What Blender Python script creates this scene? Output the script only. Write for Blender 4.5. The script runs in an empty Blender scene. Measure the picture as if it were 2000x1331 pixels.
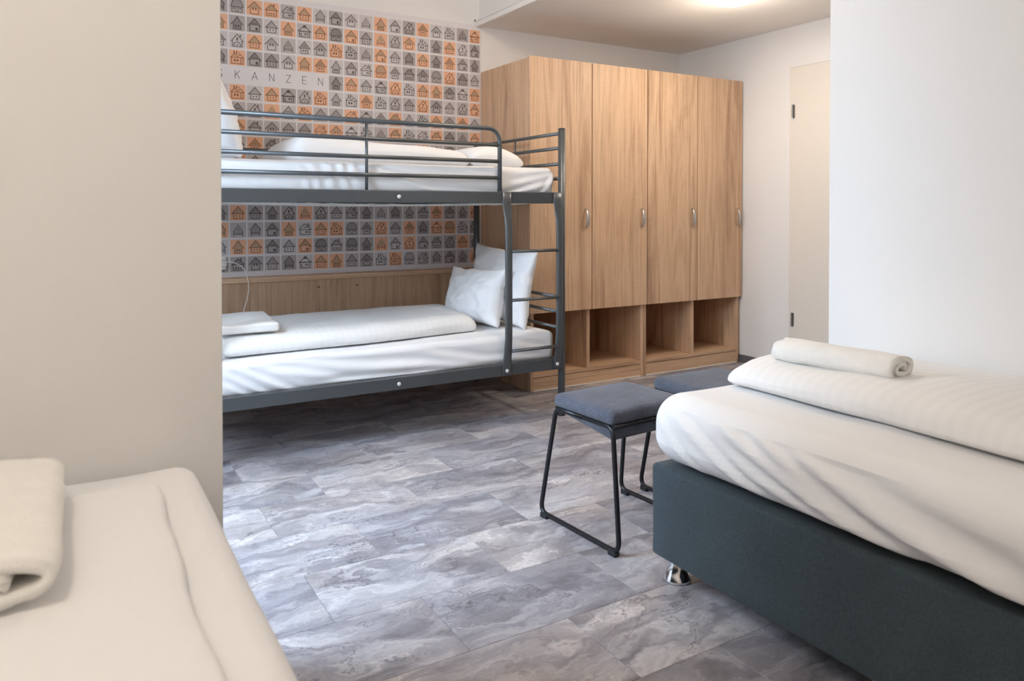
import bpy, bmesh, math, random
from mathutils import Vector, Matrix, noise
PI = math.pi
rnd = random.Random(7)
S = bpy.context.scene
C = S.collection

# ------------------------------------------------------------------ camera, world, light, exposure
YAW = math.atan2(878, 1476); PITCH = math.radians(0.8); FPX = 1476.0
cam_d = bpy.data.cameras.new('camera'); cam = bpy.data.objects.new('camera', cam_d); C.objects.link(cam)
cam.location = (0, 0, 1.12)
cam.rotation_euler = (PI / 2 - PITCH, 0, -YAW)
cam_d.sensor_width = 36; cam_d.lens = 36 * FPX / 2000
cam_d.shift_y = -(665.5 - (408 + FPX * math.tan(PITCH))) / 2000
cam_d.clip_start = 0.02
cam_d.dof.use_dof = True; cam_d.dof.focus_distance = 3.1; cam_d.dof.aperture_fstop = 4.5
S.camera = cam

S.view_settings.view_transform = 'Standard'
S.view_settings.look = 'None'
S.view_settings.gamma = 1
S.view_settings.use_curve_mapping = False
S.view_settings.exposure = 0.0
S.cycles.use_denoising = True
S.cycles.max_bounces = 10
S.cycles.diffuse_bounces = 6
S.cycles.sample_clamp_indirect = 6
S.cycles.caustics_reflective = False
S.cycles.caustics_refractive = False

world = bpy.data.worlds.new('world'); S.world = world; world.use_nodes = True
bgn = world.node_tree.nodes['Background']
bgn.inputs[0].default_value = (0.72, 0.84, 1.0, 1); bgn.inputs[1].default_value = 1.5

def area_light(name, loc, rot, sx, sy, power, col, spread=PI):
    d = bpy.data.lights.new(name, 'AREA'); d.shape = 'RECTANGLE'; d.size = sx; d.size_y = sy
    d.energy = power; d.color = col; d.spread = spread
    o = bpy.data.objects.new(name, d); C.objects.link(o); o.location = loc; o.rotation_euler = rot
    return o
# daylight through the tall window behind the left partition
area_light('window_daylight', (-1.12, 2.46, 2.20), (0, -PI / 2 + math.radians(55), 0), 1.7, 1.3, 300, (0.66, 0.82, 1.0))
# the lower hall lamp and the two ceiling lamps of the sleeping room (fixtures are built below)
LAMPS = [((3.36, 3.14), 2.355, 7.4, 'hall'), ((-0.55, 0.40), 2.65, 29.0, 'near'), ((1.95, 2.75), 2.65, 23.0, 'mid')]

# ------------------------------------------------------------------ helpers
def link(o, parent=None):
    C.objects.link(o)
    if parent is not None: o.parent = parent
    return o
def obj(name, bm, mat, parent=None, smooth=False, loc=None):
    me = bpy.data.meshes.new(name)
    bmesh.ops.recalc_face_normals(bm, faces=bm.faces)
    bm.to_mesh(me); bm.free()
    for m in (mat if isinstance(mat, (list, tuple)) else [mat]): me.materials.append(m)
    if smooth:
        for p in me.polygons: p.use_smooth = len(p.vertices) <= 4
    o = bpy.data.objects.new(name, me)
    if loc is not None: o.location = loc
    return link(o, parent)
def thing(name, label, cat, loc=(0, 0, 0), rotz=0, group=None):
    o = bpy.data.objects.new(name, None); C.objects.link(o)
    o.empty_display_size = 0.1
    o.location = loc; o.rotation_euler = (0, 0, rotz)
    return tag(o, label, cat, group)
def tag(o, label, cat, group=None):
    o['label'] = label; o['category'] = cat
    if group: o['group'] = group
    return o
def struct(name, bm, mat, parent=None, label=None):
    o = obj(name, bm, mat, parent)
    if parent is None: o['kind'] = 'structure'
    if label: o['label'] = label
    return o
def add_box(bm, x0, x1, y0, y1, z0, z1, bev=0, seg=2):
    vs = [bm.verts.new((x, y, z)) for x in (x0, x1) for y in (y0, y1) for z in (z0, z1)]
    fs = [bm.faces.new([vs[i] for i in q]) for q in ((0, 1, 3, 2), (4, 6, 7, 5), (0, 4, 5, 1), (2, 3, 7, 6), (0, 2, 6, 4), (1, 5, 7, 3))]
    if bev:
        es = list({e for f in fs for e in f.edges})
        bmesh.ops.bevel(bm, geom=es, offset=bev, segments=seg, affect='EDGES', profile=0.5)
    return bm
def box(*a, **k): return add_box(bmesh.new(), *a, **k)
def add_tube(bm, pts, r, n=10, cap=True, rr=None):
    """round (or oval: rr gives per point (ra, rb)) tube along a polyline"""
    pts = [Vector(p) for p in pts]
    t0 = (pts[1] - pts[0]).normalized()
    ref = Vector((1, 0, 0)) if abs(t0.x) < 0.8 else Vector((0, 1, 0))
    a = (ref - t0 * ref.dot(t0)).normalized()
    rings = []
    for i, p in enumerate(pts):
        if i == 0: t = t0
        elif i == len(pts) - 1: t = (pts[i] - pts[i - 1]).normalized()
        else: t = ((pts[i] - pts[i - 1]).normalized() + (pts[i + 1] - pts[i]).normalized()).normalized()
        a = (a - t * a.dot(t)).normalized(); b = t.cross(a)
        ra, rb = rr[i] if rr else (r, r)
        rings.append([bm.verts.new(p + a * ra * math.cos(2 * PI * k / n) + b * rb * math.sin(2 * PI * k / n)) for k in range(n)])
    for q, s in zip(rings, rings[1:]):
        for k in range(n): bm.faces.new((q[k], q[(k + 1) % n], s[(k + 1) % n], s[k]))
    if cap: bm.faces.new(rings[0]); bm.faces.new(rings[-1][::-1])
    return bm
def tube(pts, r, n=10, **k): return add_tube(bmesh.new(), pts, r, n, **k)
def fillet(pts, rad, seg=6):
    """round the inner corners of a polyline"""
    pts = [Vector(p) for p in pts]; out = [pts[0]]
    for a, b, c in zip(pts, pts[1:], pts[2:]):
        u = (a - b).normalized(); v = (c - b).normalized()
        ang = u.angle(v); d = min(rad / math.tan(ang / 2), (a - b).length * .49, (c - b).length * .49)
        p, q = b + u * d, b + v * d
        for i in range(seg + 1):
            t = i / seg
            out.append(p * (1 - t) ** 2 + b * 2 * t * (1 - t) + q * t * t)
    out.append(pts[-1]); return out
def add_lathe(bm, prof, loc=(0, 0, 0), n=24, axis='Z'):
    rings = []
    for r, z in prof:
        ring = []
        for k in range(n):
            c, s = r * math.cos(2 * PI * k / n), r * math.sin(2 * PI * k / n)
            p = {'Z': (c, s, z), 'Y': (c, z, s), 'X': (z, c, s)}[axis]
            ring.append(bm.verts.new(Vector(p) + Vector(loc)))
        rings.append(ring)
    for q, s in zip(rings, rings[1:]):
        for k in range(n): bm.faces.new((q[k], q[(k + 1) % n], s[(k + 1) % n], s[k]))
    bm.faces.new(rings[0][::-1]); bm.faces.new(rings[-1])
    return bm
def rbox(sx, sy, sz, r, step, fn=None, r_top=None):
    """soft box on a grid, centred in x and y, standing on z=0; fn(p, n) -> p displaces each vertex"""
    bm = bmesh.new(); H = Vector((sx / 2, sy / 2, sz / 2)); vd = {}
    def axis(h):
        n = max(2, int(round(2 * h / step)))
        base = [-h + 2 * h * i / n for i in range(n + 1)]
        ex = [s * (h - r * f) for f in (0.15, .35, .6, .85) for s in (-1, 1)]
        out = sorted(base + ex); res = [out[0]]
        for v in out[1:]:
            if v - res[-1] > 1e-5: res.append(v)
        return res
    ax = [axis(h) for h in H]
    def vert(p):
        k = tuple(round(c, 6) for c in p)
        if k in vd: return vd[k]
        p = Vector(p)
        inner = Vector([max(-(h - r), min(h - r, c)) for c, h in zip(p, H)])
        d = p - inner; n = d.normalized() if d.length > 1e-9 else Vector((0, 0, 1))
        q = inner + n * r; q.z += sz / 2
        if fn: q = fn(q, n)
        vd[k] = bm.verts.new(q); return vd[k]
    for a in range(3):
        b, c = (a + 1) % 3, (a + 2) % 3
        for s in (-1, 1):
            for i in range(len(ax[b]) - 1):
                for j in range(len(ax[c]) - 1):
                    q = []
                    for ii, jj in ((i, j), (i + 1, j), (i + 1, j + 1), (i, j + 1)):
                        p = [0, 0, 0]; p[a] = s * H[a]; p[b] = ax[b][ii]; p[c] = ax[c][jj]; q.append(vert(p))
                    try: bm.faces.new(q if s > 0 else q[::-1])
                    except ValueError: pass
    return bm
def nz(x, y, z): return noise.noise(Vector((x, y, z)))

# ------------------------------------------------------------------ materials
def new_mat(name):
    m = bpy.data.materials.new(name); m.use_nodes = True
    return m, m.node_tree, m.node_tree.nodes['Principled BSDF']
def N(nt, t, **k):
    n = nt.nodes.new(t)
    for a, v in k.items(): setattr(n, a, v)
    return n
def coords(nt, scale=(1, 1, 1), per_object=True):
    tc = N(nt, 'ShaderNodeTexCoord'); mp = N(nt, 'ShaderNodeMapping')
    mp.inputs['Scale'].default_value = scale
    if per_object:
        oi = N(nt, 'ShaderNodeObjectInfo'); ml = N(nt, 'ShaderNodeVectorMath', operation='SCALE')
        ml.inputs[0].default_value = (37.0, 53.0, 29.0)
        nt.links.new(oi.outputs['Random'], ml.inputs['Scale'])
        ad = N(nt, 'ShaderNodeVectorMath', operation='ADD')
        nt.links.new(tc.outputs['Object'], ad.inputs[0]); nt.links.new(ml.outputs[0], ad.inputs[1])
        nt.links.new(ad.outputs[0], mp.inputs['Vector'])
    else: nt.links.new(tc.outputs['Object'], mp.inputs['Vector'])
    return mp.outputs[0]
def ramp(nt, fac, stops):
    r = N(nt, 'ShaderNodeValToRGB'); e = r.color_ramp.elements
    while len(e) < len(stops): e.new(0.5)
    for el, (p, c) in zip(e, stops): el.position = p; el.color = (*c, 1)
    nt.links.new(fac, r.inputs[0]); return r.outputs[0]
def tex_noise(nt, vec, scale, detail=4, rough=.55, dist=0):
    n = N(nt, 'ShaderNodeTexNoise'); n.inputs['Scale'].default_value = scale
    n.inputs['Detail'].default_value = detail; n.inputs['Roughness'].default_value = rough; n.inputs['Distortion'].default_value = dist
    nt.links.new(vec, n.inputs['Vector']); return n.outputs['Fac']
def mixc(nt, fac, a, b, mode='MIX'):
    m = N(nt, 'ShaderNodeMix', data_type='RGBA', blend_type=mode)
    if isinstance(fac, float): m.inputs[0].default_value = fac
    else: nt.links.new(fac, m.inputs[0])
    for s, v in ((m.inputs[6], a), (m.inputs[7], b)):
        if isinstance(v, tuple): s.default_value = (*v, 1)
        else: nt.links.new(v, s)
    return m.outputs[2]
def bump(nt, b, h, strength, dist=0.01):
    n = N(nt, 'ShaderNodeBump'); n.inputs['Strength'].default_value = strength; n.inputs['Distance'].default_value = dist
    nt.links.new(h, n.inputs['Height']); nt.links.new(n.outputs[0], b.inputs['Normal'])
def plain(name, col, rough=.5, metal=0, spec=.5, nscale=0, var=.06, bmp=0):
    m, nt, b = new_mat(name)
    b.inputs['Base Color'].default_value = (*col, 1); b.inputs['Roughness'].default_value = rough
    b.inputs['Metallic'].default_value = metal; b.inputs['Specular IOR Level'].default_value = spec
    if nscale:
        f = tex_noise(nt, coords(nt, per_object=False), nscale, 3)
        nt.links.new(ramp(nt, f, [(.3, tuple(c * (1 - var) for c in col)), (.7, tuple(min(1, c * (1 + var)) for c in col))]), b.inputs['Base Color'])
        if bmp: bump(nt, b, f, bmp, .002)
    return m
def fabric(name, col, scale, var=.1, rough=.9, bmp=.25, stripes=False, sheen=.0):
    m, nt, b = new_mat(name)
    v = coords(nt, per_object=False)
    f = tex_noise(nt, v, scale, 3, .6)
    g = tex_noise(nt, v, scale * .04, 4, .6)
    c = ramp(nt, f, [(.3, tuple(x * (1 - var) for x in col)), (.7, tuple(min(1, x * (1 + var)) for x in col))])
    c2 = ramp(nt, g, [(.3, (1 - var * .8,) * 3), (.7, (1.0,) * 3)])
    nt.links.new(mixc(nt, 1.0, c, c2, 'MULTIPLY'), b.inputs['Base Color'])
    b.inputs['Roughness'].default_value = rough; b.inputs['Specular IOR Level'].default_value = .2
    b.inputs['Sheen Weight'].default_value = sheen
    bump(nt, b, f, bmp, .0015)
    return m
def stripe_cloth(name, col, axis, freq):
    """white damask with woven satin stripes"""
    m, nt, b = new_mat(name)
    w = N(nt, 'ShaderNodeTexWave', wave_type='BANDS', bands_direction=axis); w.inputs['Scale'].default_value = freq; w.inputs['Distortion'].default_value = 0
    nt.links.new(coords(nt, per_object=False), w.inputs['Vector'])
    nt.links.new(ramp(nt, w.outputs['Fac'], [(.42, tuple(c * .982 for c in col)), (.58, col)]), b.inputs['Base Color'])
    nt.links.new(ramp(nt, w.outputs['Fac'], [(.42, (.8,) * 3), (.58, (.55,) * 3)]), b.inputs['Roughness'])
    b.inputs['Specular IOR Level'].default_value = .25
    return m
def wood(name, grain='Z', tint=1.17):
    m, nt, b = new_mat(name)
    big = {'Z': (7, 7, .42), 'X': (.42, 7, 7), 'Y': (7, .42, 7)}[grain]
    fine = {'Z': (75, 75, 1.6), 'X': (1.6, 75, 75), 'Y': (75, 1.6, 75)}[grain]
    cross = {'Z': (16, 16, 150), 'X': (150, 16, 16), 'Y': (16, 150, 16)}[grain]
    v1 = coords(nt, big); v2 = coords(nt, fine); v3 = coords(nt, cross)
    a = tex_noise(nt, v1, 1.0, 6, .66, 1.3); f = tex_noise(nt, v2, 1.0, 4, .65, .2); x = tex_noise(nt, v3, 1.0, 2, .5)
    t = tint
    base = ramp(nt, a, [(.30, (.335 * t, .205 * t, .128 * t)), (.42, (.47 * t, .306 * t, .195 * t)), (.52, (.58 * t, .398 * t, .262 * t)), (.60, (.50 * t, .328 * t, .21 * t)), (.70, (.60 * t, .415 * t, .275 * t)), (.80, (.42 * t, .265 * t, .168 * t))])
    fin = ramp(nt, f, [(.32, (.66, .62, .58)), (.5, (1, 1, 1)), (.7, (1.0, .98, .95))])
    col = mixc(nt, .75, base, fin, 'MULTIPLY')
    xr = ramp(nt, x, [(.40, (.86, .84, .82)), (.55, (1, 1, 1))])
    col = mixc(nt, .22, col, xr, 'MULTIPLY')
    nt.links.new(col, b.inputs['Base Color'])
    b.inputs['Roughness'].default_value = .48; b.inputs['Specular IOR Level'].default_value = .35
    bump(nt, b, f, .12, .001)
    return m
def slate(name):
    m, nt, b = new_mat(name)
    # a warped coordinate makes the bedding streaks of the stone flow and break
    vw = coords(nt, (1.6, 2.4, 1)); wn = N(nt, 'ShaderNodeTexNoise'); wn.inputs['Scale'].default_value = 1.6; wn.inputs['Detail'].default_value = 6; wn.inputs['Roughness'].default_value = .62
    nt.links.new(vw, wn.inputs['Vector'])
    def warped(sc, amt):
        v = coords(nt, sc); ad = N(nt, 'ShaderNodeVectorMath', operation='MULTIPLY_ADD'); ad.inputs[1].default_value = amt
        nt.links.new(wn.outputs['Color'], ad.inputs[0]); nt.links.new(v, ad.inputs[2]); return ad.outputs[0]
    a = tex_noise(nt, warped((2.6, 10.0, 1), (1.6, 4.6, 0)), 1.0, 7, .62, .5)
    f = tex_noise(nt, warped((4.0, 30, 1), (1.5, 9, 0)), 1.0, 6, .68, .5)
    base = ramp(nt, a, [(.24, (.12, .113, .122)), (.40, (.225, .216, .232)), (.50, (.315, .305, .324)), (.56, (.38, .368, .384)), (.63, (.50, .488, .496)), (.69, (.33, .32, .338)), (.80, (.27, .258, .27))])
    fin = ramp(nt, f, [(.30, (.70, .69, .71)), (.5, (1, 1, 1)), (.70, (1.16, 1.15, 1.13))])
    col = mixc(nt, .9, base, fin, 'MULTIPLY')
    # clefts: contour lines of the warped field, a dark lip beside a pale broken edge
    vo = N(nt, 'ShaderNodeTexVoronoi', feature='DISTANCE_TO_EDGE'); vo.inputs['Scale'].default_value = 1.0
    nt.links.new(warped((1.7, 5.0, 1), (2.6, 3.4, 0)), vo.inputs['Vector'])
    crack = ramp(nt, vo.outputs['Distance'], [(.0, (.52, .51, .52)), (.010, (.85, .85, .85)), (.028, (1.2, 1.19, 1.17)), (.09, (1, 1, 1))])
    pres = ramp(nt, tex_noise(nt, coords(nt, (2, 3, 1)), 1.7, 2), [(.45, (0, 0, 0)), (.6, (1, 1, 1))])
    col = mixc(nt, pres, col, mixc(nt, 1.0, col, crack, 'MULTIPLY'))
    hue = ramp(nt, tex_noise(nt, coords(nt, (2.2, 2.6, 1)), 1.2, 3), [(.38, (1.025, .99, .97)), (.60, (.975, .99, 1.03))])
    col = mixc(nt, 1.0, col, hue, 'MULTIPLY')
    oi = N(nt, 'ShaderNodeObjectInfo')
    tone = ramp(nt, oi.outputs['Random'], [(0, (.84, .84, .87)), (.5, (1, 1, 1)), (1, (1.16, 1.14, 1.11))])
    col = mixc(nt, 1.0, col, tone, 'MULTIPLY')
    nt.links.new(col, b.inputs['Base Color'])
    nt.links.new(ramp(nt, f, [(.3, (.48,) * 3), (.7, (.34,) * 3)]), b.inputs['Roughness'])
    b.inputs['Specular IOR Level'].default_value = .5
    bump(nt, b, a, .18, .004)
    return m
M = {}
M['wall'] = plain('wall_paint', (.80, .79, .78), .75, spec=.25, nscale=260, var=.012, bmp=.08)
M['ceil'] = plain('ceiling_paint', (.83, .81, .785), .8, spec=.2, nscale=200, var=.01, bmp=.05)
M['door'] = plain('door_lacquer', (.76, .72, .655), .45, nscale=40, var=.01)
M['trim'] = plain('white_plastic', (.82, .81, .79), .4, nscale=60, var=.01)
M['hinge'] = plain('hinge_steel', (.30, .29, .27), .35, .9, nscale=200, var=.1)
M['slate'] = slate('slate_vinyl')
M['joint'] = plain('floor_joint', (.05, .048, .05), .8, nscale=90, var=.1)
M['skirt'] = plain('skirting_vinyl', (.12, .115, .125), .5, nscale=30, var=.2)
M['wood'] = wood('sonoma_oak_vertical', 'Z'); M['woodx'] = wood('sonoma_oak_horizontal', 'X'); M['woodd'] = wood('sonoma_oak_panel', 'Z', .9)
M['steel'] = plain('graphite_powder_coat', (.098, .106, .112), .34, .45, nscale=500, var=.1, bmp=.05)
M['cap'] = plain('screw_cap', (.75, .75, .74), .3, .3, nscale=300, var=.05)
M['alu'] = plain('brushed_aluminium', (.62, .61, .60), .28, 1, nscale=300, var=.08)
M['chrome'] = plain('chrome', (.82, .82, .84), .08, 1, nscale=20, var=.02)
M['black'] = plain('black_steel', (.012, .013, .016), .35, .3, nscale=300, var=.1)
M['rubber'] = plain('black_rubber', (.010, .011, .013), .6, nscale=200, var=.1)
M['sheet'] = fabric('white_sheet', (.83, .83, .84), 900, .015, .8, .08)
M['towel'] = fabric('white_terry', (.88, .865, .83), 420, .07, .95, .9)
M['damask_x'] = stripe_cloth('striped_damask', (.84, .835, .83), 'X', 9.0)
M['damask_y'] = stripe_cloth('striped_damask_cross', (.84, .835, .83), 'Y', 9.0)
M['pillow'] = stripe_cloth('striped_pillowcase', (.80, .80, .81), 'Y', 11.0)
M['grey'] = fabric('grey_blue_wool', (.104, .115, .150), 300, .42, .95, .5, sheen=.15)
M['navy'] = fabric('dark_lining', (.028, .034, .052), 500, .2, .9, .3)
M['velour'] = fabric('petrol_velour', (.052, .073, .086), 160, .2, .9, .25, sheen=.12)
M['hole'] = plain('dark_hole', (.02, .018, .016), .8, nscale=50)
ml, nt, b = new_mat('lamp_diffuser'); b.inputs['Emission Color'].default_value = (1, .86, .70, 1); b.inputs['Emission Strength'].default_value = 14; M['glow'] = ml

# ------------------------------------------------------------------ room shell
X0, X1, YF, YB, ZC, ZL = -0.95, 4.26, -0.75, 4.53, 2.65, 2.355
SX, PY = 2.436, 1.80                       # edge of the lower ceiling; far face... near face of both partitions
floor = struct('floor', box(X0, X1, YF, YB, -.06, -.004), M['joint'])
TL, TW, TX, TY = .555, .305, .600, 1.99
tile_me = {}
def tile_mesh(L, W):
    k = (round(L, 4), round(W, 4))
    if k not in tile_me:
        bm = box(0, L, 0, W, -.004, 0, bev=.0007, seg=1); me = bpy.data.meshes.new('tile'); bm.to_mesh(me); bm.free()
        me.materials.append(M['slate']); tile_me[k] = me
    return tile_me[k]
j = -9
for j in range(-9, 10):
    y0, y1 = max(TY + j * TW, YF), min(TY + (j + 1) * TW, YB)
    if y1 - y0 < .01: continue
    off = .025 if j % 2 == 0 else .28
    i0 = int((X0 - TX - off) / TL) - 2
    for i in range(i0, i0 + 14):
        x0, x1 = max(TX + off + i * TL, X0), min(TX + off + (i + 1) * TL, X1)
        if x1 - x0 < .01: continue
        o = bpy.data.objects.new('tile', tile_mesh(x1 - x0 - .0012, y1 - y0 - .0012)); o.location = (x0 + .0006, y0 + .0006, 0)
        link(o, floor)
struct('wall_back', box(X0 - .1, X1 + .1, YB, YB + .1, 0, ZC), M['wall'])
struct('wall_front', box(X0 - .1, X1 + .1, YF - .1, YF, 0, ZC), M['wall'])
DY0, DY1, DZ = 2.52, 3.461, 2.078
bm = bmesh.new()
for a in ((YF, DY0, 0, ZC), (DY1, YB, 0, ZC), (DY0, DY1, DZ, ZC)): add_box(bm, X1, X1 + .1, *a)
struct('wall_right', bm, M['wall'])
XW, WY0, WY1, WZ0, WZ1 = -.36, 1.98, 3.00, .12, 2.25
bm = bmesh.new()
for a in ((PY + .14, WY0, 0, ZC), (WY1, YB, 0, ZC), (WY0, WY1, 0, WZ0), (WY0, WY1, WZ1, ZC)): add_box(bm, XW - .1, XW, *a)
add_box(bm, X0 - .1, X0, YF, PY + .14, 0, ZC)
struct('wall_left', bm, M['wall'])
struct('wall_partition_left', box(X0, .312, PY + .02, PY + .14, 0, ZC, bev=.002), M['wall'])
struct('wall_partition_right', box(2.42, 2.54, YF, PY - .01, 0, ZL, bev=.002), M['wall'])
struct('ceiling', box(X0, X1, YF, YB, ZC, ZC + .1), M['ceil'])
struct('ceiling_soffit', box(SX, X1, YF, YB, ZL, ZC), M['ceil'])
# white cable trunking along the edge of the lower ceiling
tr = struct('trim_1', box(SX - .028, SX, YF, YB - .001, ZL - .006, ZL + .030, bev=.004), M['trim'])
struct('trim_lip', box(SX - .034, SX, YF, YB - .001, ZL + .028, ZL + .034, bev=.001), M['trim'], tr)
obj('screw', add_lathe(bmesh.new(), [(.006, 0), (.006, -.004), (.003, -.006)], (SX - .033, YB, ZL + .036), 12, 'Y'), M['hole'], tr)
obj('screw', add_lathe(bmesh.new(), [(.004, 0), (.004, -.003), (.002, -.004)], (SX - .006, YB, ZL + .012), 12, 'Y'), M['hole'], tr)
# skirting along the right wall and window wall
struct('baseboard_right', box(X1 - .012, X1, DY1 + .01, YB, 0, .055, bev=.003), M['skirt'])
struct('baseboard_back', box(XW, 2.42, YB - .012, YB, 0, .055, bev=.003), M['skirt'])
struct('baseboard_left', box(XW, XW + .012, PY + .15, YB - .02, 0, .055, bev=.003), M['skirt'])
# flush door in the right wall
d1 = struct('door_1', box(X1 - .0015, X1 + .04, DY0 + .0012, DY1 - .0012, .006, DZ - .0012, bev=.0008), M['door'])
for z in (1.779, .368):
    h = obj('hinge', add_tube(bmesh.new(), [(X1 - .010, DY1 - .030, z - .045), (X1 - .010, DY1 - .030, z + .045)], .007, 10), M['hinge'], d1)
    obj('hinge_pin', add_tube(bmesh.new(), [(X1 - .010, DY1 - .030, z - .050), (X1 - .010, DY1 - .030, z + .050)], .004, 8), M['alu'], h)
    add = box(X1 - .006, X1 - .003, DY1 - .042, DY1 - .030, z - .044, z + .044)
    obj('hinge_leaf', add, M['hinge'], h)
# window in the left wall (hidden by the partition, it lets the daylight in)
w1 = bmesh.new()
for a in ((WY0, WY0 + .06, WZ0, WZ1), (WY1 - .06, WY1, WZ0, WZ1), (WY0, WY1, WZ0, WZ0 + .06), (WY0, WY1, WZ1 - .06, WZ1), ((WY0 + WY1) / 2 - .03, (WY0 + WY1) / 2 + .03, WZ0, WZ1)):
    add_box(w1, XW - .08, XW - .02, *a)
w1 = struct('window_1', w1, M['trim'])
ml, nt, b = new_mat('window_pane'); tb = N(nt, 'ShaderNodeBsdfTransparent'); gb = N(nt, 'ShaderNodeBsdfGlossy'); mx = N(nt, 'ShaderNodeMixShader')
gb.inputs['Roughness'].default_value = .02; mx.inputs[0].default_value = .06
nt.links.new(tb.outputs[0], mx.inputs[1]); nt.links.new(gb.outputs[0], mx.inputs[2]); nt.links.new(mx.outputs[0], nt.nodes['Material Output'].inputs[0])
for ya, yb in ((WY0 + .06, (WY0 + WY1) / 2 - .03), ((WY0 + WY1) / 2 + .03, WY1 - .06)):
    obj('pane', box(XW - .052, XW - .048, ya, yb, WZ0 + .06, WZ1 - .06), ml, w1)

def ceiling_lamp(loc, z, power, nm):
    t = thing('ceiling_lamp', {'hall': 'round flush ceiling lamp glowing above the wardrobe doors', 'near': 'round ceiling lamp above the bed in the left foreground', 'mid': 'round ceiling lamp in front of the bunk bed'}[nm], 'lamp', (loc[0], loc[1], z))
    obj('housing', add_lathe(bmesh.new(), [(.118, 0), (.118, -.012), (.112, -.016)], n=40), M['trim'], t, True)
    obj('diffuser', add_lathe(bmesh.new(), [(.108, -.0165), (.106, -.030), (.096, -.036), (.03, -.038)], n=40), M['glow'], t, True)
    if nm == 'hall': d = bpy.data.lights.new('lamp_light', 'AREA'); d.shape = 'DISK'; d.size = .2
    else: d = bpy.data.lights.new('lamp_light', 'POINT'); d.shadow_soft_size = .07
    d.energy = power; d.color = (1, .80, .60) if nm == 'mid' else (1, .89, .76)
    o = bpy.data.objects.new('lamp_light', d); link(o, t); o.location = (0, 0, -.045 if nm == 'hall' else -.13)
    if nm == 'hall':                                                # what leaves the sides of the glowing dome
        d = bpy.data.lights.new('lamp_side_light', 'POINT'); d.shadow_soft_size = .10; d.energy = 7.0; d.color = (1, .87, .72)
        o = bpy.data.objects.new('lamp_side_light', d); link(o, t); o.location = (0, 0, -.30)
for l, z, p, nm in LAMPS: ceiling_lamp(l, z, p, nm)

# ------------------------------------------------------------------ printed mural on the back wall
G0, GP, R1, RP = .8175, .0962, 2.3325, .0987          # first gap, column pitch, top of row 1, row pitch
BG = {'O': (.78, .45, .295), 'L': (.61, .572, .572), 'M': (.515, .472, .468), 'D': (.43, .39, .384)}
LN = {'O': (.27, .135, .08), 'L': (.14, .12, .12), 'M': (.13, .11, .108), 'D': (.105, .09, .088)}
FL = {'O': (.50, .335, .225), 'L': (.41, .378, .378), 'M': (.34, .305, .303), 'D': (.27, .24, .237)}
for k in 'OLMD':
    for nm, dct in (('square', BG), ('line', LN), ('roof', FL)):
        M[nm + k] = plain('mural_%s_%s' % (nm, {'O': 'orange', 'L': 'pale_grey', 'M': 'mid_grey', 'D': 'dark_grey'}[k]), dct[k], .75, spec=.15, nscale=120, var=.05)
M['mural'] = plain('mural_ground', (.74, .715, .73), .75, spec=.15, nscale=90, var=.02)
M['letter'] = plain('mural_lettering', (.10, .09, .09), .7, nscale=90, var=.05)
mural = tag(obj('wall_mural', box(.60, 2.452, YB - .0012, YB, .727, 2.3625), M['mural']), 'printed mural of small orange and grey house squares on the back wall', 'mural')
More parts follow.
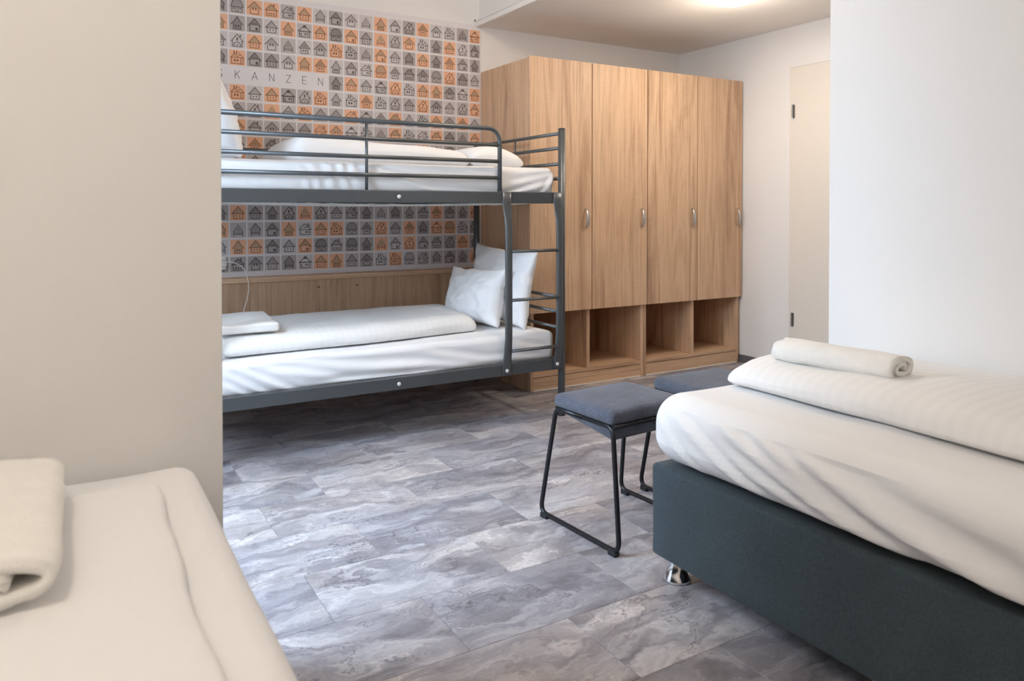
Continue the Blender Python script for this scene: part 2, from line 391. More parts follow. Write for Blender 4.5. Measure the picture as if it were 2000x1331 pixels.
# house drawings on the unit square: lists of strokes and filled outlines
def rect(x0, y0, x1, y1): return [(x0, y0), (x1, y0), (x1, y1), (x0, y1), (x0, y0)]
WIN = lambda xs, y=.24, s=.075: [('f', rect(x - s / 2, y, x + s / 2, y + s * 1.3)) for x in xs]
HOUSES = {
 'hut': [('r', [(.14, .46), (.5, .88), (.86, .46)]), ('s', [(.10, .44), (.5, .90), (.90, .44)]), ('s', [(.10, .44), (.90, .44)]), ('s', [(.22, .44), (.22, .12), (.78, .12), (.78, .44)])] + WIN((.4, .6)),
 'church': [('s', [(.12, .42), (.5, .9), (.88, .42)]), ('s', [(.2, .5), (.2, .1), (.8, .1), (.8, .5)]), ('s', [(.3, .1), (.3, .26), (.4, .37), (.6, .37), (.7, .26), (.7, .1)]), ('f', rect(.45, .48, .55, .68)), ('f', rect(.66, .72, .74, .88)), ('f', rect(.46, .17, .54, .25))],
 'chimney': [('s', [(.08, .48), (.45, .86), (.92, .46)]), ('s', [(.14, .46), (.86, .46)]), ('s', rect(.18, .12, .82, .46)), ('f', rect(.64, .68, .70, .9)), ('f', rect(.74, .62, .80, .86)), ('f', rect(.40, .58, .48, .66)), ('f', rect(.53, .58, .61, .66))] + WIN((.56, .68), .24, .09),
 'thatch': [('r', [(.12, .42), (.22, .78), (.36, .9), (.64, .9), (.78, .78), (.88, .42)]), ('s', [(.10, .42), (.22, .78), (.36, .9), (.64, .9), (.78, .78), (.9, .42)]), ('s', rect(.18, .1, .82, .42)), ('s', [(.43, .1), (.43, .42)]), ('s', [(.57, .1), (.57, .42)])] + WIN((.3, .7), .26, .09),
 'barn': [('r', [(.2, .12), (.2, .52), (.5, .9), (.8, .52), (.8, .12)]), ('s', [(.16, .5), (.5, .92), (.84, .5)]), ('s', [(.22, .5), (.22, .1)]), ('s', [(.78, .5), (.78, .1)]), ('s', [(.22, .3), (.78, .3)])],
 'posts': [('r', [(.22, .38), (.26, .58), (.5, .9), (.74, .58), (.78, .38)]), ('s', [(.22, .44), (.22, .1)]), ('s', [(.78, .44), (.78, .1)]), ('s', [(.22, .2), (.78, .2)]), ('s', [(.24, .3), (.76, .3)])],
 'hat': [('s', [(.06, .48), (.2, .56), (.36, .74), (.64, .74), (.8, .56), (.94, .48), (.06, .48)]), ('f', [(.34, .74), (.44, .9), (.56, .9), (.66, .74)]), ('s', rect(.16, .1, .84, .46)), ('s', [(.28, .1), (.28, .3), (.16, .3)])] + WIN((.54, .68), .24, .09),
 'smoke': [('s', [(.1, .5), (.3, .72), (.5, .56), (.7, .72), (.9, .5)]), ('s', [(.1, .5), (.9, .5)]), ('s', rect(.14, .1, .86, .5)), ('s', [(.72, .1), (.72, .5)]), ('f', rect(.26, .72, .34, .92)), ('f', rect(.42, .7, .5, .92)), ('f', rect(.58, .74, .63, .84))] + WIN((.34, .52), .24, .12),
 'arch': [('r', [(.16, .46), (.5, .9), (.84, .46)]), ('s', [(.08, .42), (.5, .92), (.92, .42)]), ('s', [(.2, .5), (.2, .1), (.8, .1), (.8, .5)]), ('f', rect(.56, .16, .70, .34)), ('s', [(.3, .56), (.7, .56)])],
 'dark': [('r', [(.2, .44), (.3, .6), (.5, .9), (.7, .6), (.8, .44)]), ('r', rect(.26, .1, .74, .44)), ('s', [(.12, .4), (.3, .6), (.5, .92), (.7, .6), (.88, .4)]), ('s', [(.26, .44), (.26, .1), (.74, .1), (.74, .44)])] + WIN((.42, .58), .24, .1),
 'pagoda': [('r', [(.2, .44), (.38, .64), (.5, .9), (.62, .64), (.8, .44)]), ('s', [(.12, .44), (.88, .44)]), ('s', [(.22, .56), (.78, .56)]), ('s', [(.34, .68), (.66, .68)]), ('s', [(.12, .44), (.5, .9), (.88, .44)]), ('s', rect(.26, .1, .74, .44))] + WIN((.42, .58), .22, .1),
 'mush': [('r', [(.08, .46), (.3, .7), (.5, .88), (.7, .7), (.92, .46)]), ('s', [(.06, .44), (.3, .7), (.5, .9), (.7, .7), (.94, .44)]), ('s', [(.24, .44), (.24, .1), (.76, .1), (.76, .44)]), ('f', rect(.36, .36, .46, .52)), ('f', rect(.54, .36, .64, .52))],
 'row': [('r', [(.14, .5), (.34, .84), (.62, .84), (.86, .5)]), ('s', [(.1, .48), (.48, .86), (.9, .48), (.1, .48)]), ('f', rect(.62, .74, .70, .92)), ('s', rect(.18, .12, .82, .48))] + WIN((.34, .5, .66), .2, .09),
}
KEY = dict(zip('hcmtbpasrkgoi', ['hut', 'church', 'chimney', 'thatch', 'barn', 'posts', 'arch', 'smoke', 'row', 'dark', 'pagoda', 'mush', 'hat']))
TONES = ['DMOOMOLDLLOLDOLLDO', 'ODDLOMODOMOMOLDOLD', 'LLOLMLMOMMOLDODOMD', 'DODDLOOLMLOLDDMODL', '.......DOLMOLOODLO',
         'LOLODMOLLOLMMODLMO', 'DMMOLOMMOMLOLMOMOL', 'MOMMMMOOLLMOLLODDO', 'LMODMMLOMDOLMOMDMO', 'MOLDMODMLMDMOLMOLM', 'LMDOLMMOMODLMDLOMD', 'MLOMDLOMDMLOMMDLOM',
         'DODDDODMDDMDMMODMO', 'OMMDOLOOMMOMODOOLD', 'LOODLODMDDOLOMMDOD', 'DDDMDLOOMDLOLMMDMO']
KINDS = ['btormhbaopkacgospi', 'kkahkihtahpcoskhca', 'gchopgosspahbhkgak', 'bsahobgkamtgrotchh', '.......khhicshkoih',
         'hshhicsksgschcohca', 'kacpashhmigrksaogh', 'harohhmoisprsmrhpa', 'khgropacihmskbotrh', 'achokgmtispbkrhoag', 'mgotkihacbpsrkhomc', 'orhbkaicmgstphkrac',
         'khhkcpchmkpbkrgokh', 'bpbakmhstgchgbitss', 'bkhahatrtkpacarchk', 'krohbihkhossтmbakp'.replace('т', 't')]
house_me = {}
def stroke(bm, pts, w, y, mi, asp):
    P = [Vector((x * asp, 0, z)) for x, z in pts]
    for a, c in zip(P, P[1:]):
        d = c - a; L = d.length
        if L < 1e-6: continue
        d /= L; n = Vector((-d.z, 0, d.x)) * w / 2; a2, c2 = a - d * w * .35, c + d * w * .35
        f = bm.faces.new([bm.verts.new(Vector((p.x, y, p.z))) for p in (a2 - n, c2 - n, c2 + n, a2 + n)]); f.material_index = mi
def fill(bm, pts, y, mi, asp):
    P = pts[:-1] if pts[0] == pts[-1] else pts
    f = bm.faces.new([bm.verts.new((x * asp, y, z)) for x, z in P]); f.material_index = mi
def house_mesh(kind, tone, asp):
    key = (kind, tone, round(asp, 3))
    if key in house_me: return house_me[key]
    bm = bmesh.new(); r = .05; ring = []
    for cx, cz, a0 in ((asp - r, r, -90), (asp - r, 1 - r, 0), (r, 1 - r, 90), (r, r, 180)):
        for q in (0, 45, 90):
            t = math.radians(a0 + q); ring.append((cx + r * math.cos(t), cz + r * math.sin(t)))
    lo = [bm.verts.new((x, 0, z)) for x, z in ring]; hi = [bm.verts.new((x, -.004, z)) for x, z in ring]
    bm.faces.new(hi)
    for k in range(len(lo)): bm.faces.new((lo[k], lo[(k + 1) % len(lo)], hi[(k + 1) % len(lo)], hi[k]))
    for typ, pts in HOUSES[kind]:
        if typ == 'r': fill(bm, pts, -.0065, 2, asp)
    for typ, pts in HOUSES[kind]:
        if typ == 'f': fill(bm, pts, -.0105, 1, asp)
        if typ == 's': stroke(bm, pts, .05, -.009, 1, asp)
    bmesh.ops.recalc_face_normals(bm, faces=bm.faces)
    for f in bm.faces:
        if abs(f.normal.y) > .9 and f.normal.y > 0 : f.normal_flip()
    me = bpy.data.meshes.new('printed_square'); bm.to_mesh(me); bm.free()
    for nm in ('square', 'line', 'roof'): me.materials.append(M[nm + tone])
    house_me[key] = me; return me
SQ = .0875
for r in range(16):
    for c in range(18):
        tn = TONES[r][c]
        if tn == '.': continue
        kd = KEY[KINDS[r][c]]
        x = G0 + (c - 1) * GP + (GP - SQ) / 2; wdt = SQ if c < 17 else .078
        o = bpy.data.objects.new('printed_square', house_mesh(kd, tn, wdt / SQ)); link(o, mural)
        o.location = (x, YB - .0012, R1 - (r + 1) * RP + (RP - SQ) / 2 - .002); o.scale = (SQ, .09, SQ)
LET = {'S': [[(.9, .85), (.7, 1), (.3, 1), (.1, .85), (.1, .66), (.3, .54), (.7, .46), (.9, .34), (.9, .15), (.7, 0), (.3, 0), (.1, .15)]],
       'K': [[(.1, 0), (.1, 1)], [(.9, 1), (.12, .42)], [(.38, .6), (.9, 0)]], 'A': [[(0, 0), (.5, 1), (1, 0)], [(.18, .34), (.82, .34)]],
       'N': [[(.08, 0), (.08, 1), (.92, 0), (.92, 1)]], 'Z': [[(.08, 1), (.92, 1), (.08, 0), (.95, 0)]], 'E': [[(.85, 1), (.1, 1), (.1, 0), (.85, 0)], [(.1, .5), (.75, .5)]]}
for i, ch in enumerate('SKANZEN'):
    bm = bmesh.new()
    for pl in LET[ch]: stroke(bm, pl, .075, 0, 0, .72)
    for f in bm.faces:
        f.normal_update()
        if f.normal.y > 0: f.normal_flip()
    me = bpy.data.meshes.new('letter'); bm.to_mesh(me); bm.free(); me.materials.append(M['letter'])
    o = bpy.data.objects.new('letter', me); link(o, mural); s = .043
    o.location = (G0 + (i - .5) * GP - .36 * s, YB - .0016, R1 - 4.5 * RP - .5 * s); o.scale = (s, s, s)

# ------------------------------------------------------------------ oak panel behind the lower bunk
pn = thing('wall_panel', 'low oak panel along the back wall behind the lower bunk', 'panel', (1.45, YB, 0))
obj('panel_board', box(-1.79, .975, -.095, -.0, 0.0, .70, bev=.001), M['woodd'], pn)
obj('panel_cap', box(-1.79, .975, -.105, -.0, .70, .728, bev=.002), M['woodx'], pn)
for x in (1.304, 1.540):
    obj('screw_hole', add_lathe(bmesh.new(), [(.005, 0), (.005, -.002), (.003, -.0025)], (x - 1.45, -.095, .655), 10, 'Y'), M['hole'], pn)

# ------------------------------------------------------------------ two double wardrobes
def handle_bm(x, z):
    bm = bmesh.new(); rings = []; n = 14
    for i in range(n + 1):
        t = i / n; a = (t - .5) * 2
        yy = -.004 - .026 * (1 - a * a) ** .75 if abs(a) < 1 else -.003
        w = .003 + .0075 * (1 - a * a); th = .003
        rings.append([bm.verts.new((x + sx * w, yy + sy * th, z + a * .064)) for sx, sy in ((-1, -1), (1, -1), (1, 1), (-1, 1))])
    for q, s in zip(rings, rings[1:]):
        for k in range(4): bm.faces.new((q[k], q[(k + 1) % 4], s[(k + 1) % 4], s[k]))
    bm.faces.new(rings[0][::-1]); bm.faces.new(rings[-1])
    return bm
def wardrobe(x0, x1, xd, doors, label, last):
    YD = 3.887
    t = thing('wardrobe', label, 'wardrobe', ((x0 + x1) / 2, (YD + 4.52) / 2, 0), group='oak double wardrobes')
    cx, cy = (x0 + x1) / 2, (YD + 4.52) / 2
    def B(nm, a, mat, bev=.001, par=t): return obj(nm, box(a[0] - cx, a[1] - cx, a[2] - cy, a[3] - cy, a[4], a[5], bev=bev, seg=1), mat, par)
    ya, yb = YD, 4.52
    B('side_panel', (x0, x0 + .022, ya, yb, 0, 2.044), M['wood']); B('side_panel', (x1 - .022, x1, ya, yb, 0, 2.044), M['wood'])
    B('top_panel', (x0 + .0225, x1 - .0225, ya, yb, 2.022, 2.043), M['woodx'])
    B('back_panel', (x0 + .0225, x1 - .0225, yb - .016, yb, .106, 2.0215), M['wood'])
    B('bottom_shelf', (x0 + .0225, x1 - .0225, ya + .001, yb - .0165, .084, .106), M['woodx'])
    B('locker_shelf', (x0 + .0225, x1 - .0225, ya + .002, yb - .0165, .485, .505), M['woodx'])
    B('divider', (xd - .013, xd + .013, ya + .001, yb - .0165, .1065, .4845), M['wood'])
    B('divider', (xd - .013, xd + .013, ya + .03, yb - .0165, .5055, 2.0215), M['wood'])
    k = B('plinth', (x0 + .023, x1 - .023, ya + .003, ya + .021, .003, .081), M['woodx'])
    B('sealing_strip', (x0 + .023, x1 - .023, ya - .004, ya + .0028, 0.001, .006), M['trim'], .0005, k)
    for dx0, dx1 in doors:
        d = B('door', (dx0 + .0012, dx1 - .0012, ya - .0205, ya - .0015, .481, 2.044), M['wood'], .0012)
        h = obj('handle', handle_bm(dx1 - .05 - cx, 1.06), M['alu'], d, True); h.location = (0, ya - .0205 - cy, 0)
wardrobe(2.443, 3.333, 2.878, ((2.424, 2.8905), (2.8955, 3.3495)), 'double oak wardrobe at the left, beside the bunk bed', False)
wardrobe(3.336, 4.236, 3.780, ((3.3545, 3.8015), (3.8065, 4.2455)), 'double oak wardrobe at the right, next to the white wall', True)

# ------------------------------------------------------------------ bunk bed
bk = thing('bunk_bed', 'graphite metal bunk bed with guard rail and ladder against the mural wall', 'bunk bed', (1.32, 3.86, 0))
BX, BY = 1.32, 3.86
def L3(p): return (p[0] - BX, p[1] - BY, p[2])
def T(nm, pts, r, n=12, mat='steel', par=bk, **k): return obj(nm, tube([L3(p) for p in pts], r, n, **k), M[mat], par, True)
YFr, YBk, XL, XR = 3.375, 4.352, .43, 2.32
for x, z in ((XL, 1.75), (XR, 1.548)):
    for y in (YFr, YBk):
        p = T('post', [(x, y, .012), (x, y, z)], .0195, 16)
        T('post_cap', [(x, y, z - .001), (x, y, z + .004), (x, y, z + .007)], 0, 16, 'rubber', p, rr=[(.0195, .0195), (.019, .019), (.013, .013)])
        T('foot_cap', [(x, y, 0), (x, y, .016)], .021, 16, 'rubber', p)
for z0, z1 in ((.256, .316), (1.148, 1.208)):
    for y in (YFr, YBk):
        obj('side_rail', box(XL + .02 - BX, XR - .02 - BX, y - .015 - BY, y + .015 - BY, z0, z1, bev=.004), M['steel'], bk)
    for x in (XL, XR):
        obj('end_rail', box(x - .014 - BX, x + .014 - BX, YFr + .02 - BY, YBk - .02 - BY, z0 + .012, z1 - .012, bev=.004), M['steel'], bk)
# end bars of both ends, a thin upright between the upper ones
for x in (XL, XR):
    for z in (1.528, 1.449, 1.363, 1.284): T('end_bar', [(x, YFr + .018, z), (x, YBk - .018, z)], .0095)
    for z in (.640, .559, .472): T('end_bar', [(x, YFr + .018, z), (x, YBk - .018, z)], .0095)
    T('end_upright', [(x, 3.86, 1.20), (x, 3.86, 1.525)], .0045, 8)
# guard rail
GX = 1.934
T('guard_top_bar', fillet([(XL + .018, YFr, 1.530), (GX, YFr, 1.530), (GX, YFr, 1.205)], .075, 8), .0115, 12)
for z in (1.447, 1.363, 1.279): T('guard_bar', [(XL + .018, YFr, z), (GX - .004, YFr, z)], .0098)
T('guard_upright', [(1.219, YFr, 1.205), (1.219, YFr, 1.526)], .0075, 10)
T('guard_bar', [(XL + .018, YBk, 1.447), (XR - .018, YBk, 1.447)], .0098); T('guard_bar', [(XL + .018, YBk, 1.363), (XR - .018, YBk, 1.363)], .0098)
# ladder
for x in (1.966, 2.281):
    zz = [.258, .30, .33, .37, .45, .60, .9, 1.02, 1.07, 1.11, 1.15, 1.206]
    ra = [.026, .026, .0255, .024, .0215, .021, .021, .0215, .023, .025, .026, .026]; rb = [.004, .004, .005, .008, .0115, .0115, .0115, .0115, .009, .006, .004, .004]
    yy = [3.3555, 3.3555, 3.353, 3.346, 3.338, 3.337, 3.337, 3.338, 3.343, 3.351, 3.3555, 3.3555]
    T('ladder_rail', [(x, y, z) for y, z in zip(yy, zz)], 0, 14, rr=list(zip(ra, rb)))
for z in (.900, .648, .386):
    T('ladder_rung', [(1.980, 3.337, z), (2.268, 3.337, z)], 0, 12, rr=[(.014, .0085), (.014, .0085)])
for x, z, y in ((1.374, 1.178, 3.3585), (1.372, .285, 3.3585), (1.964, .284, 3.3505), (2.276, .287, 3.3505)):
    obj('screw_cap', add_lathe(bmesh.new(), [(.0095, 0), (.0095, -.003), (.006, -.0055)], L3((x, y, z)), 14, 'Y'), M['cap'], bk, True)
# spring wire mesh under each mattress (nobody could count it)
for zc in (1.144, .256):
    bm = bmesh.new()
    for k in range(17):
        y = 3.42 + k * .054
        pts = [L3((XL + .03 + i * .075, y + .010 * math.sin(i * 2.1 + k), zc + .012 - .018 * math.sin(PI * (i * .075) / 1.94) + .005 * math.sin(i * 1.7 + k * 2))) for i in range(25)]
        add_tube(bm, pts, .0016, 5)
    for k in range(25):
        x = XL + .06 + k * .074
        add_tube(bm, [L3((x, y, zc + .012 - .018 * math.sin(PI * (x - XL) / 2))) for y in (3.395, 3.86, 4.335)], .0016, 5)
    wm = obj('wire_mesh', bm, M['cap'], bk, True); wm['kind'] = 'stuff'

# ------------------------------------------------------------------ mattresses, quilts, pillows, towels
def mattress(label, x0, x1, y0, y1, z0, h, r, fold, grp, step=.022):
    cx, cy = (x0 + x1) / 2, (y0 + y1) / 2
    def fn(p, n):
        q = p.copy(); w = p + Vector((cx, cy, z0))
        t = p.z / h
        d = .0035 * nz(w.x * 3, w.y * 3, w.z * 3)
        if n.z < .6:
            d += fold(w, n, t) * min(1, t / .22) - .012 * max(0, .35 - t) / .35
        else: d += .003 * nz(w.x * 5 + 9, w.y * 5, 0)
        return q + n * d
    o = obj('mattress', rbox(x1 - x0, y1 - y0, h, r, step, fn), M['sheet'], None, True, (cx, cy, z0))
    return tag(o, label, 'mattress', grp)
def g(x, w): return math.exp(-(x / w) ** 2)
def seg_dist(u, v, a, b):
    ax, ay = b[0] - a[0], b[1] - a[1]; L = math.hypot(ax, ay)
    t = ((u - a[0]) * ax + (v - a[1]) * ay) / (L * L); s = ((u - a[0]) * -ay + (v - a[1]) * ax) / L
    return t, s
def fold_right(w, n, t):
    # slanting tension folds fanning out from the far corner over the room-side face
    if n.x > -.5: return .002 * nz(w.x * 14, w.y * 4, w.z * 6)
    u, v = -w.y, w.z; d = 0
    for (a, b, wd, am) in (((-1.60, .55), (-1.36, .43), .012, .007), ((-1.54, .535), (-1.36, .44), .010, .005), ((-1.47, .575), (-1.10, .445), .014, .011), ((-1.36, .580), (-.92, .395), .016, .013), ((-1.27, .57), (-.78, .46), .024, .012), ((-1.42, .50), (-1.1, .40), .012, .007), ((-1.1, .50), (-.6, .40), .016, .007), ((-1.66, .53), (-1.52, .40), .010, .006)):
        q, s = seg_dist(u, v, a, b)
        env = max(0, min(1, (q + .12) / .35)) * max(0, min(1, (1.45 - q) / .35))
        d += 1.25 * am * env * (g(s + wd * 1.1, wd) - g(s - wd * .6, wd))
    return d
def folds(u, v, lst):
    d = 0
    for (a, b, wd, am) in lst:
        q, r = seg_dist(u, v, a, b)
        env = max(0, min(1, (q + .1) / .3)) * max(0, min(1, (1.25 - q) / .4))
        d += am * env * (g(r + wd * 1.1, wd) - g(r - wd * .6, wd))
    return d
LOW = (((.60, .42), (.76, .315), .010, .009), ((.67, .43), (.88, .315), .012, .010), ((.58, .38), (.70, .305), .008, .007), ((.78, .42), (1.05, .37), .016, .008), ((.90, .43), (1.40, .375), .020, .008),
       ((1.02, .335), (1.55, .325), .010, .009), ((1.30, .40), (1.75, .345), .020, .007), ((1.55, .42), (1.85, .36), .018, .007), ((2.02, .43), (2.24, .37), .016, .006), ((1.85, .36), (2.25, .34), .014, .006))
UPP = (((1.96, 1.19), (2.24, 1.27), .014, .008), ((2.02, 1.26), (2.28, 1.31), .014, .006), ((2.20, 1.20), (2.27, 1.30), .012, .006), ((1.50, 1.23), (1.95, 1.20), .012, .005), ((1.3, 1.31), (1.6, 1.21), .012, .006))
def fold_bunk(w, n, t):
    if n.y > -.5: return .003 * nz(w.x * 7, w.y * 7, w.z * 8)
    return .005 * nz(w.x * 5 + w.z * 9, w.z * 3, 3.0) + folds(w.x, w.z, LOW)
def fold_up(w, n, t):
    if n.y > -.5: return .003 * nz(w.x * 7, w.y * 7, w.z * 8)
    a = nz(w.x * 9 + w.z * 14, w.z * 3, 13.0)
    e = max(0, min(1, nz(w.x * 3.1, w.z * 3, 5) * 1.6 + .5)) * max(0, min(1, (1.42 - w.x) / .3)) * max(.12, min(1, (w.x - .82) / .15))
    return .003 * a + .0045 * e * math.sin(95 * (w.x + .35 * (w.z - 1.2) + .03 * nz(w.x * 7, w.z * 9, 2))) + folds(w.x, w.z, UPP)
def fold_left(w, n, t): return .003 * nz(w.x * 6, w.y * 4, w.z * 5)

mattress('white sheeted mattress on the lower bunk', .46, 2.288, 3.392, 4.30, .292, .166, .035, fold_bunk, 'white sheeted mattresses', .013)
mattress('white sheeted mattress on the upper bunk behind the guard rail', .46, 2.292, 3.394, 4.32, 1.182, .158, .035, fold_up, 'white sheeted mattresses', .012)
mattress('white sheeted mattress on the dark green bed base at the right', 1.482, 2.412, -.30, 1.722, .366, .213, .088, fold_right, 'white sheeted mattresses', .0125)
mattress('white sheeted mattress in the left foreground', -.68, .252, -.28, 1.80, .366, .200, .055, fold_left, 'white sheeted mattresses')

def bed_base(x0, x1, y0, y1, label):
    cx, cy = (x0 + x1) / 2, (y0 + y1) / 2
    t = thing('bed_base', label, 'bed', (cx, cy, 0), group='upholstered bed bases')
    def fn(p, n): return p + n * .0025 * nz(p.x * 4 + cx, p.y * 4, p.z * 6)
    bx = rbox(x1 - x0, y1 - y0, .274, .016, .07, fn)
    obj('upholstered_box', bx, M['velour'], t, True, (0, 0, .089))
    for sx in (-1, 1):
        for sy in (-1, 1):
            obj('foot', add_lathe(bmesh.new(), [(.040, 0), (.043, .003), (.042, .009), (.034, .024), (.027, .045), (.024, .070), (.026, .0905)], (sx * ((x1 - x0) / 2 - .083), sy * ((y1 - y0) / 2 - .026), 0), 28), M['chrome'], t, True)
bed_base(1.505, 2.408, -.29, 1.72, 'dark petrol green upholstered bed base at the right on chrome feet')
bed_base(-.67, .235, -.27, 1.795, 'upholstered bed base under the mattress in the left foreground')

def quilt(name, label, x0, x1, y0, y1, zf, th, mat, cat='duvet', seed=0, edge=.10, lump=.012, grp=None, skew=None):
    """folded quilt: rounded outline, thick rolled long edges, gentle lumps; zf is the surface it lies on"""
    cx, cy = (x0 + x1) / 2, (y0 + y1) / 2; sx, sy = x1 - x0, y1 - y0
    def fn(p, n):
        u, v = 2 * p.x / sx, 2 * p.y / sy; q = p.copy()
        rim = max(0, 1 - (1 - abs(u)) * sx / 2 / edge), max(0, 1 - (1 - abs(v)) * sy / 2 / edge)
        k = 1 - .28 * rim[0] ** 2 - .22 * rim[1] ** 2
        q.z = q.z * k
        a = nz(p.x * 2.6 + seed, p.y * 2.6, seed); b = nz(p.x * 8 + seed, p.y * 8, seed + 4)
        top = max(0, p.z / th)
        q.z += top * (lump * a + lump * .35 * b)
        q.x += .012 * nz(seed, p.y * 4, p.z * 9) + .004 * nz(seed, p.y * 15, p.z * 20); q.y += .010 * nz(p.x * 3, seed, p.z * 9) + .004 * nz(p.x * 14, seed, p.z * 22)
        if skew: q = skew(q, u, v)
        return q
    o = obj(name, rbox(sx, sy, th, th * .46, .032, fn), M[mat], None, True, (cx, cy, zf))
    return tag(o, label, cat, grp)
quilt('duvet', 'folded white striped duvet on the lower bunk', .60, 1.965, 3.49, 4.16, .461, .090, 'damask_x', seed=2, lump=.010, grp='folded white duvets',
      skew=lambda q, u, v: Vector((q.x + .05 * (v if u > 0 else 0) * u, q.y + .07 * u * (1 if u > 0 else .2), q.z)))
quilt('duvet', 'white duvet puffed up on the upper bunk', .93, 1.86, 3.52, 4.22, 1.342, .112, 'sheet', seed=5, lump=.020, grp='folded white duvets',
      skew=lambda q, u, v: Vector((q.x, q.y, q.z * (1 - .24 * u))))
quilt('duvet', 'folded white duvet along the wall on the bed at the right', 1.735, 2.405, -.22, 1.655, .583, .088, 'damask_y', seed=9, lump=.016, edge=.13, grp='folded white duvets',
      skew=lambda q, u, v: Vector((q.x - .035 * (1 - v) * .5 * (1 if u < 0 else 0) * abs(u), q.y, q.z * (1 - .32 * max(0, u)))))
quilt('duvet', 'thin folded white duvet on the bed in the left foreground', -.62, .155, -.20, 1.615, .570, .024, 'sheet', seed=14, lump=.004, edge=.05, grp='folded white duvets')

def pillow(label, w, h, th, mtx, seed, mat='pillow', corner=.095):
    """soft case: two bulged skins with pinched corners and a seam; local x width, z height, y thickness"""
    bm = bmesh.new(); n = 36; grid = {}
    for s in (-1, 1):
        for i in range(n + 1):
            for j_ in range(n + 1):
                u, v = -1 + 2 * i / n, -1 + 2 * j_ / n
                edge = i in (0, n) or j_ in (0, n)
                if edge and (0, i, j_) in grid: grid[(s, i, j_)] = grid[(0, i, j_)]; continue
                x = u * w / 2 * (1 - corner * (1 - abs(v) ** 2.5)); z = v * h / 2 * (1 - corner * (1 - abs(u) ** 2.5))
                b = max(0, (1 - u ** 2) * (1 - v ** 2)) ** .42
                low = 1 + .22 * (-v)
                wr = .016 * nz(u * 2.2 + seed, v * 2.2, seed * s) + .011 * nz(u * 5 + seed, v * 4, s * 3.0 + seed) + .009 * abs(nz(u * 7 + v * 5, v * 3 - u * 2 + seed, s)) + .005 * nz(u * 13, v * 9 + seed, s)
                y = s * (th / 2 * b * low) + wr * b ** .5
                vt = bm.verts.new((x + .010 * nz(v * 4, seed, 0), y, z + .012 * nz(u * 3, seed, 2)))
                grid[(s, i, j_)] = vt
                if edge: grid[(0, i, j_)] = vt
    for s in (-1, 1):
        for i in range(n):
            for j_ in range(n):
                q = [grid[(s, a, c)] for a, c in ((i, j_), (i + 1, j_), (i + 1, j_ + 1), (i, j_ + 1))]
                bm.faces.new(q if s > 0 else q[::-1])
    o = obj('pillow', bm, M[mat], None, True); o.matrix_world = mtx
    return tag(o, label, 'pillow', 'white pillows')
def pose(loc, yaw, lean, roll=0):
    return Matrix.Translation(loc) @ Matrix.Rotation(yaw, 4, 'Z') @ Matrix.Rotation(lean, 4, 'X') @ Matrix.Rotation(roll, 4, 'Y')
pillow('larger white pillow leaning on the headboard of the lower bunk', .72, .44, .15, pose((2.195, 3.835, .682), -PI / 2, -.17, .03), 1.0)
pillow('smaller white pillow standing in front of the larger one on the lower bunk', .56, .33, .17, pose((2.035, 3.845, .622), -PI / 2 + .10, -.22, -.03), 4.0)
pillow('white pillow propped up at the left end of the upper bunk', .70, .46, .16, pose((.620, 3.86, 1.562), PI / 2, -.30), 7.0, 'sheet')
quilt('pillow', 'white pillow lying flat at the ladder end of the upper bunk', 1.845, 2.18, 3.50, 4.20, 1.342, .118, 'sheet', 'pillow', seed=21, lump=.012, edge=.14, grp='white pillows',
      skew=lambda q, u, v: Vector((q.x, q.y, q.z * (1 - .30 * max(0, u)))))

def towel_roll(label, L, w, h, loc, rotz, turns=1.75, seed=0):
    """flattened roll: a thick spiral band seen from its end"""
    bm = bmesh.new(); th = h / (2 * turns + 1.25); n = 72; prof = []
    cen = []
    for i in range(n + 1):
        t = i / n; a = 2 * PI * turns * t - .6
        r = .20 + .80 * t
        x = (w / 2 - th / 2) * r * math.copysign(abs(math.cos(a)) ** .8, math.cos(a)); z = (h / 2 - th / 2) * (.26 + .74 * t) * math.sin(a)
        x += .05 * w * (1 - t) * nz(t * 5, seed, 1); z += .08 * h * (1 - t * t) * nz(t * 6, seed, 7)
        cen.append(Vector((x, 0, z)))
    outl, inl = [], []
    for i, c in enumerate(cen):
        tn = (cen[min(i + 1, n)] - cen[max(i - 1, 0)]).normalized(); nn = Vector((tn.z, 0, -tn.x))
        k = th * .46
        outl.append(c + nn * k); inl.append(c - nn * k)
    loop = outl + inl[::-1]; m = 22; rings = []
    for j_ in range(m + 1):
        y = (j_ / m - .5) * L; ring = []
        for i, p in enumerate(loop):
            e = 1 - .03 * g((abs(y) - L / 2), .03)
            q = Vector((p.x * e, y, p.z * e + h / 2))
            ph = math.atan2(p.z, p.x)
            q.y += .008 * nz(p.x * 22, p.z * 30, seed) * (1 if abs(j_ - m / 2) > m / 2 - 2 else .2)
            d = .0045 * nz(q.y * 9, ph * 1.5 + seed, 2) + .0025 * nz(q.y * 25, ph * 4, seed)
            rad = Vector((p.x, 0, p.z)); q += rad.normalized() * d * min(1, rad.length / (h * .4))
            ring.append(bm.verts.new(q))
        rings.append(ring)
    K = len(loop)
    for q, s in zip(rings, rings[1:]):
        for k in range(K): bm.faces.new((q[k], q[(k + 1) % K], s[(k + 1) % K], s[k]))
    H = len(outl)
    for ring, fl in ((rings[0], 0), (rings[-1], 1)):
        for k in range(H - 1):
            a = (ring[k], ring[k + 1], ring[K - 2 - k], ring[K - 1 - k])
            bm.faces.new(a if fl else a[::-1])
    o = obj('towel', bm, M['towel'], None, True, loc); o.rotation_euler = (0, 0, rotz)
    return tag(o, label, 'towel', 'white towels')
towel_roll('rolled white towel lying on the duvet of the bed at the right', .36, .152, .076, (1.912, 1.375, .656), .10, seed=3)
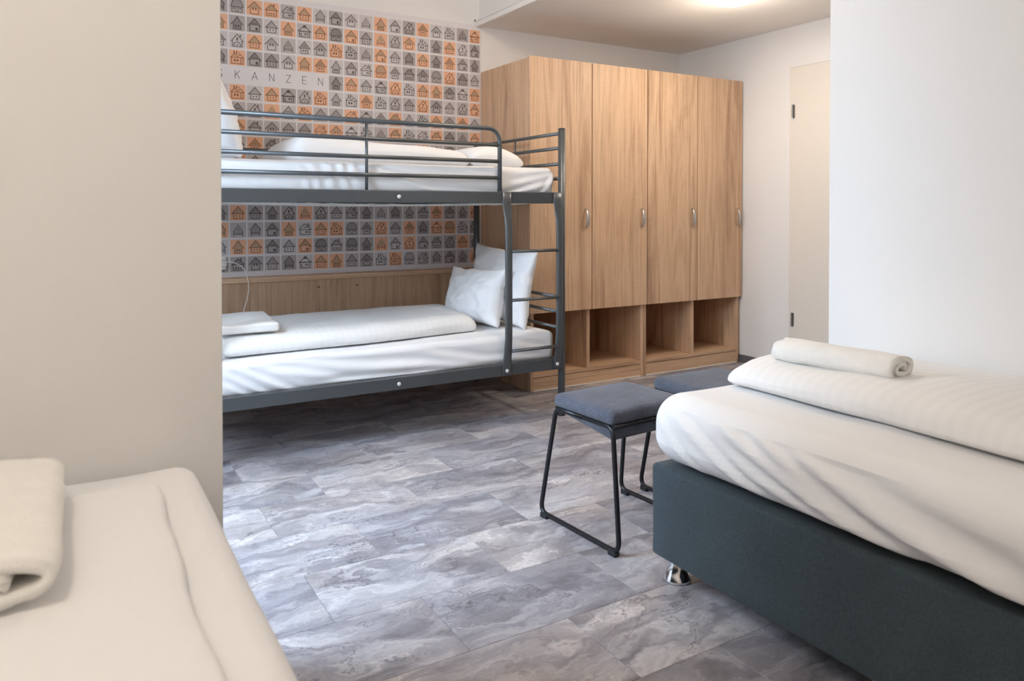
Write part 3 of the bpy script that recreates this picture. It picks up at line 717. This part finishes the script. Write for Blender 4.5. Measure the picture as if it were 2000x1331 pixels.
towel_roll('rolled white towel on the bed in the left foreground', .47, .235, .086, (-.086, 1.395, .592), -.02, seed=6)
# folded towel on the lower bunk: stacked folds
bm_loc = (.735, 3.74, .556)
def fold_fn(p, n):
    q = p.copy(); t = p.z / .042
    crease = .004 * g((t - .5), .12) if n.z < .7 else 0
    q -= Vector((n.x, n.y, 0)) * crease
    q.z += max(0, t) * (.006 * nz(p.x * 7, p.y * 7, 3) + .004 * math.sin(p.y * 9))
    q.x += .012 * (p.y / .2)
    return q
o = obj('towel', rbox(.27, .42, .042, .016, .016, fold_fn), M['towel'], None, True, bm_loc)
tag(o, 'flat folded white towel on the duvet of the lower bunk', 'towel', 'white towels')

# ------------------------------------------------------------------ stools
def make_stool(label, loc, rotz):
    t = thing('stool', label, 'stool', loc, rotz, 'grey upholstered stools')
    hx, hy = .182, .158
    def fn(p, n):
        q = p.copy(); u, v = p.x / hx, p.y / hy
        if p.z > .02: q.z -= .010 * max(abs(u), abs(v)) ** 4
        q.z += .0015 * nz(p.x * 12, p.y * 12, p.z)
        return q
    obj('seat_cushion', rbox(2 * hx, 2 * hy, .056, .019, .025, fn), M['grey'], t, True, (0, 0, .407))
    # wedge-shaped apron under the cushion, deeper towards the front
    bm = bmesh.new(); rings = []
    for zz, ins in ((.400, .006), (.375, .012), (.352, .028)):
        r = [(-hx + ins, -hy + ins, zz), (hx - ins, -hy + ins, zz), (hx - ins, hy - ins, .400 - (.400 - zz) * .08), (-hx + ins, hy - ins, .400 - (.400 - zz) * .08)]
        rings.append([bm.verts.new(p) for p in r])
    for q, s in zip(rings, rings[1:]):
        for k in range(4): bm.faces.new((q[k], q[(k + 1) % 4], s[(k + 1) % 4], s[k]))
    bm.faces.new(rings[0]); bm.faces.new(rings[-1][::-1])
    obj('seat_apron', bm, M['grey'], t)
    r_ = .0085; top = .402
    for s in (-1, 1):
        xt, xb = s * (hx - .010), s * (hx + .016); yt, yb = hy - .008, hy + .052
        loop = fillet([(xt, 0, top), (xt, -yt, top), (xb, -yb, r_ + .006), (xb, yb, r_ + .006), (xt, yt, top), (xt, 0, top)], .035, 7)
        leg = obj('leg', tube(loop, r_, 12), M['black'], t, True)
        for e in (-1, 1):
            obj('glide', box(xb - .011, xb + .011, e * (yb - .028) - .018, e * (yb - .028) + .018, 0, .017, bev=.003), M['rubber'], leg)
    for e in (-1, 1):
        obj('cross_bar', tube([(-hx + .012, e * (hy - .008), top), (hx - .012, e * (hy - .008), top)], r_, 12), M['black'], t, True)
make_stool('grey upholstered stool with black sled legs nearest the camera', (1.706, 2.112, 0), math.radians(4))
make_stool('grey stool farther right, mostly hidden behind the bed at the right', (2.185, 2.122, 0), math.radians(1))

# ------------------------------------------------------------------ socket, plug and cable by the lower bunk
so = thing('wall_socket', 'white wall socket at the mural beside the left partition', 'socket', (.757, YB - .0012, .812))
obj('plate', box(-.04, .04, -.009, 0, -.04, .04, bev=.004), M['trim'], so)
obj('socket_well', add_lathe(bmesh.new(), [(.021, -.0095), (.021, -.0115), (.018, -.0115)], n=24, axis='Y'), M['trim'], so, True)
ch = thing('phone_charger', 'white charger plug with a thin cable hanging down to the lower bunk', 'charger', (.772, 4.50, .812))
obj('plug', box(-.018, .018, -.045, .0165, -.016, .016, bev=.005), M['trim'], ch)
cab = [(.772, 4.455, .815), (.800, 4.43, .822), (.838, 4.41, .810), (.876, 4.402, .772), (.897, 4.40, .69), (.887, 4.40, .612), (.867, 4.39, .547), (.885, 4.37, .49), (.888, 4.34, .462)]
sm = []
V = [Vector(p) for p in cab]
for i in range(len(V) - 1):
    p0, p1, p2, p3 = V[max(i - 1, 0)], V[i], V[i + 1], V[min(i + 2, len(V) - 1)]
    for k in range(6):
        t = k / 6
        sm.append(.5 * (2 * p1 + (p2 - p0) * t + (2 * p0 - 5 * p1 + 4 * p2 - p3) * t * t + (3 * p1 - p0 - 3 * p2 + p3) * t ** 3))
sm.append(V[-1])
obj('cable', tube([p - Vector((.772, 4.50, .812)) for p in sm], .0022, 8), M['trim'], ch, True)
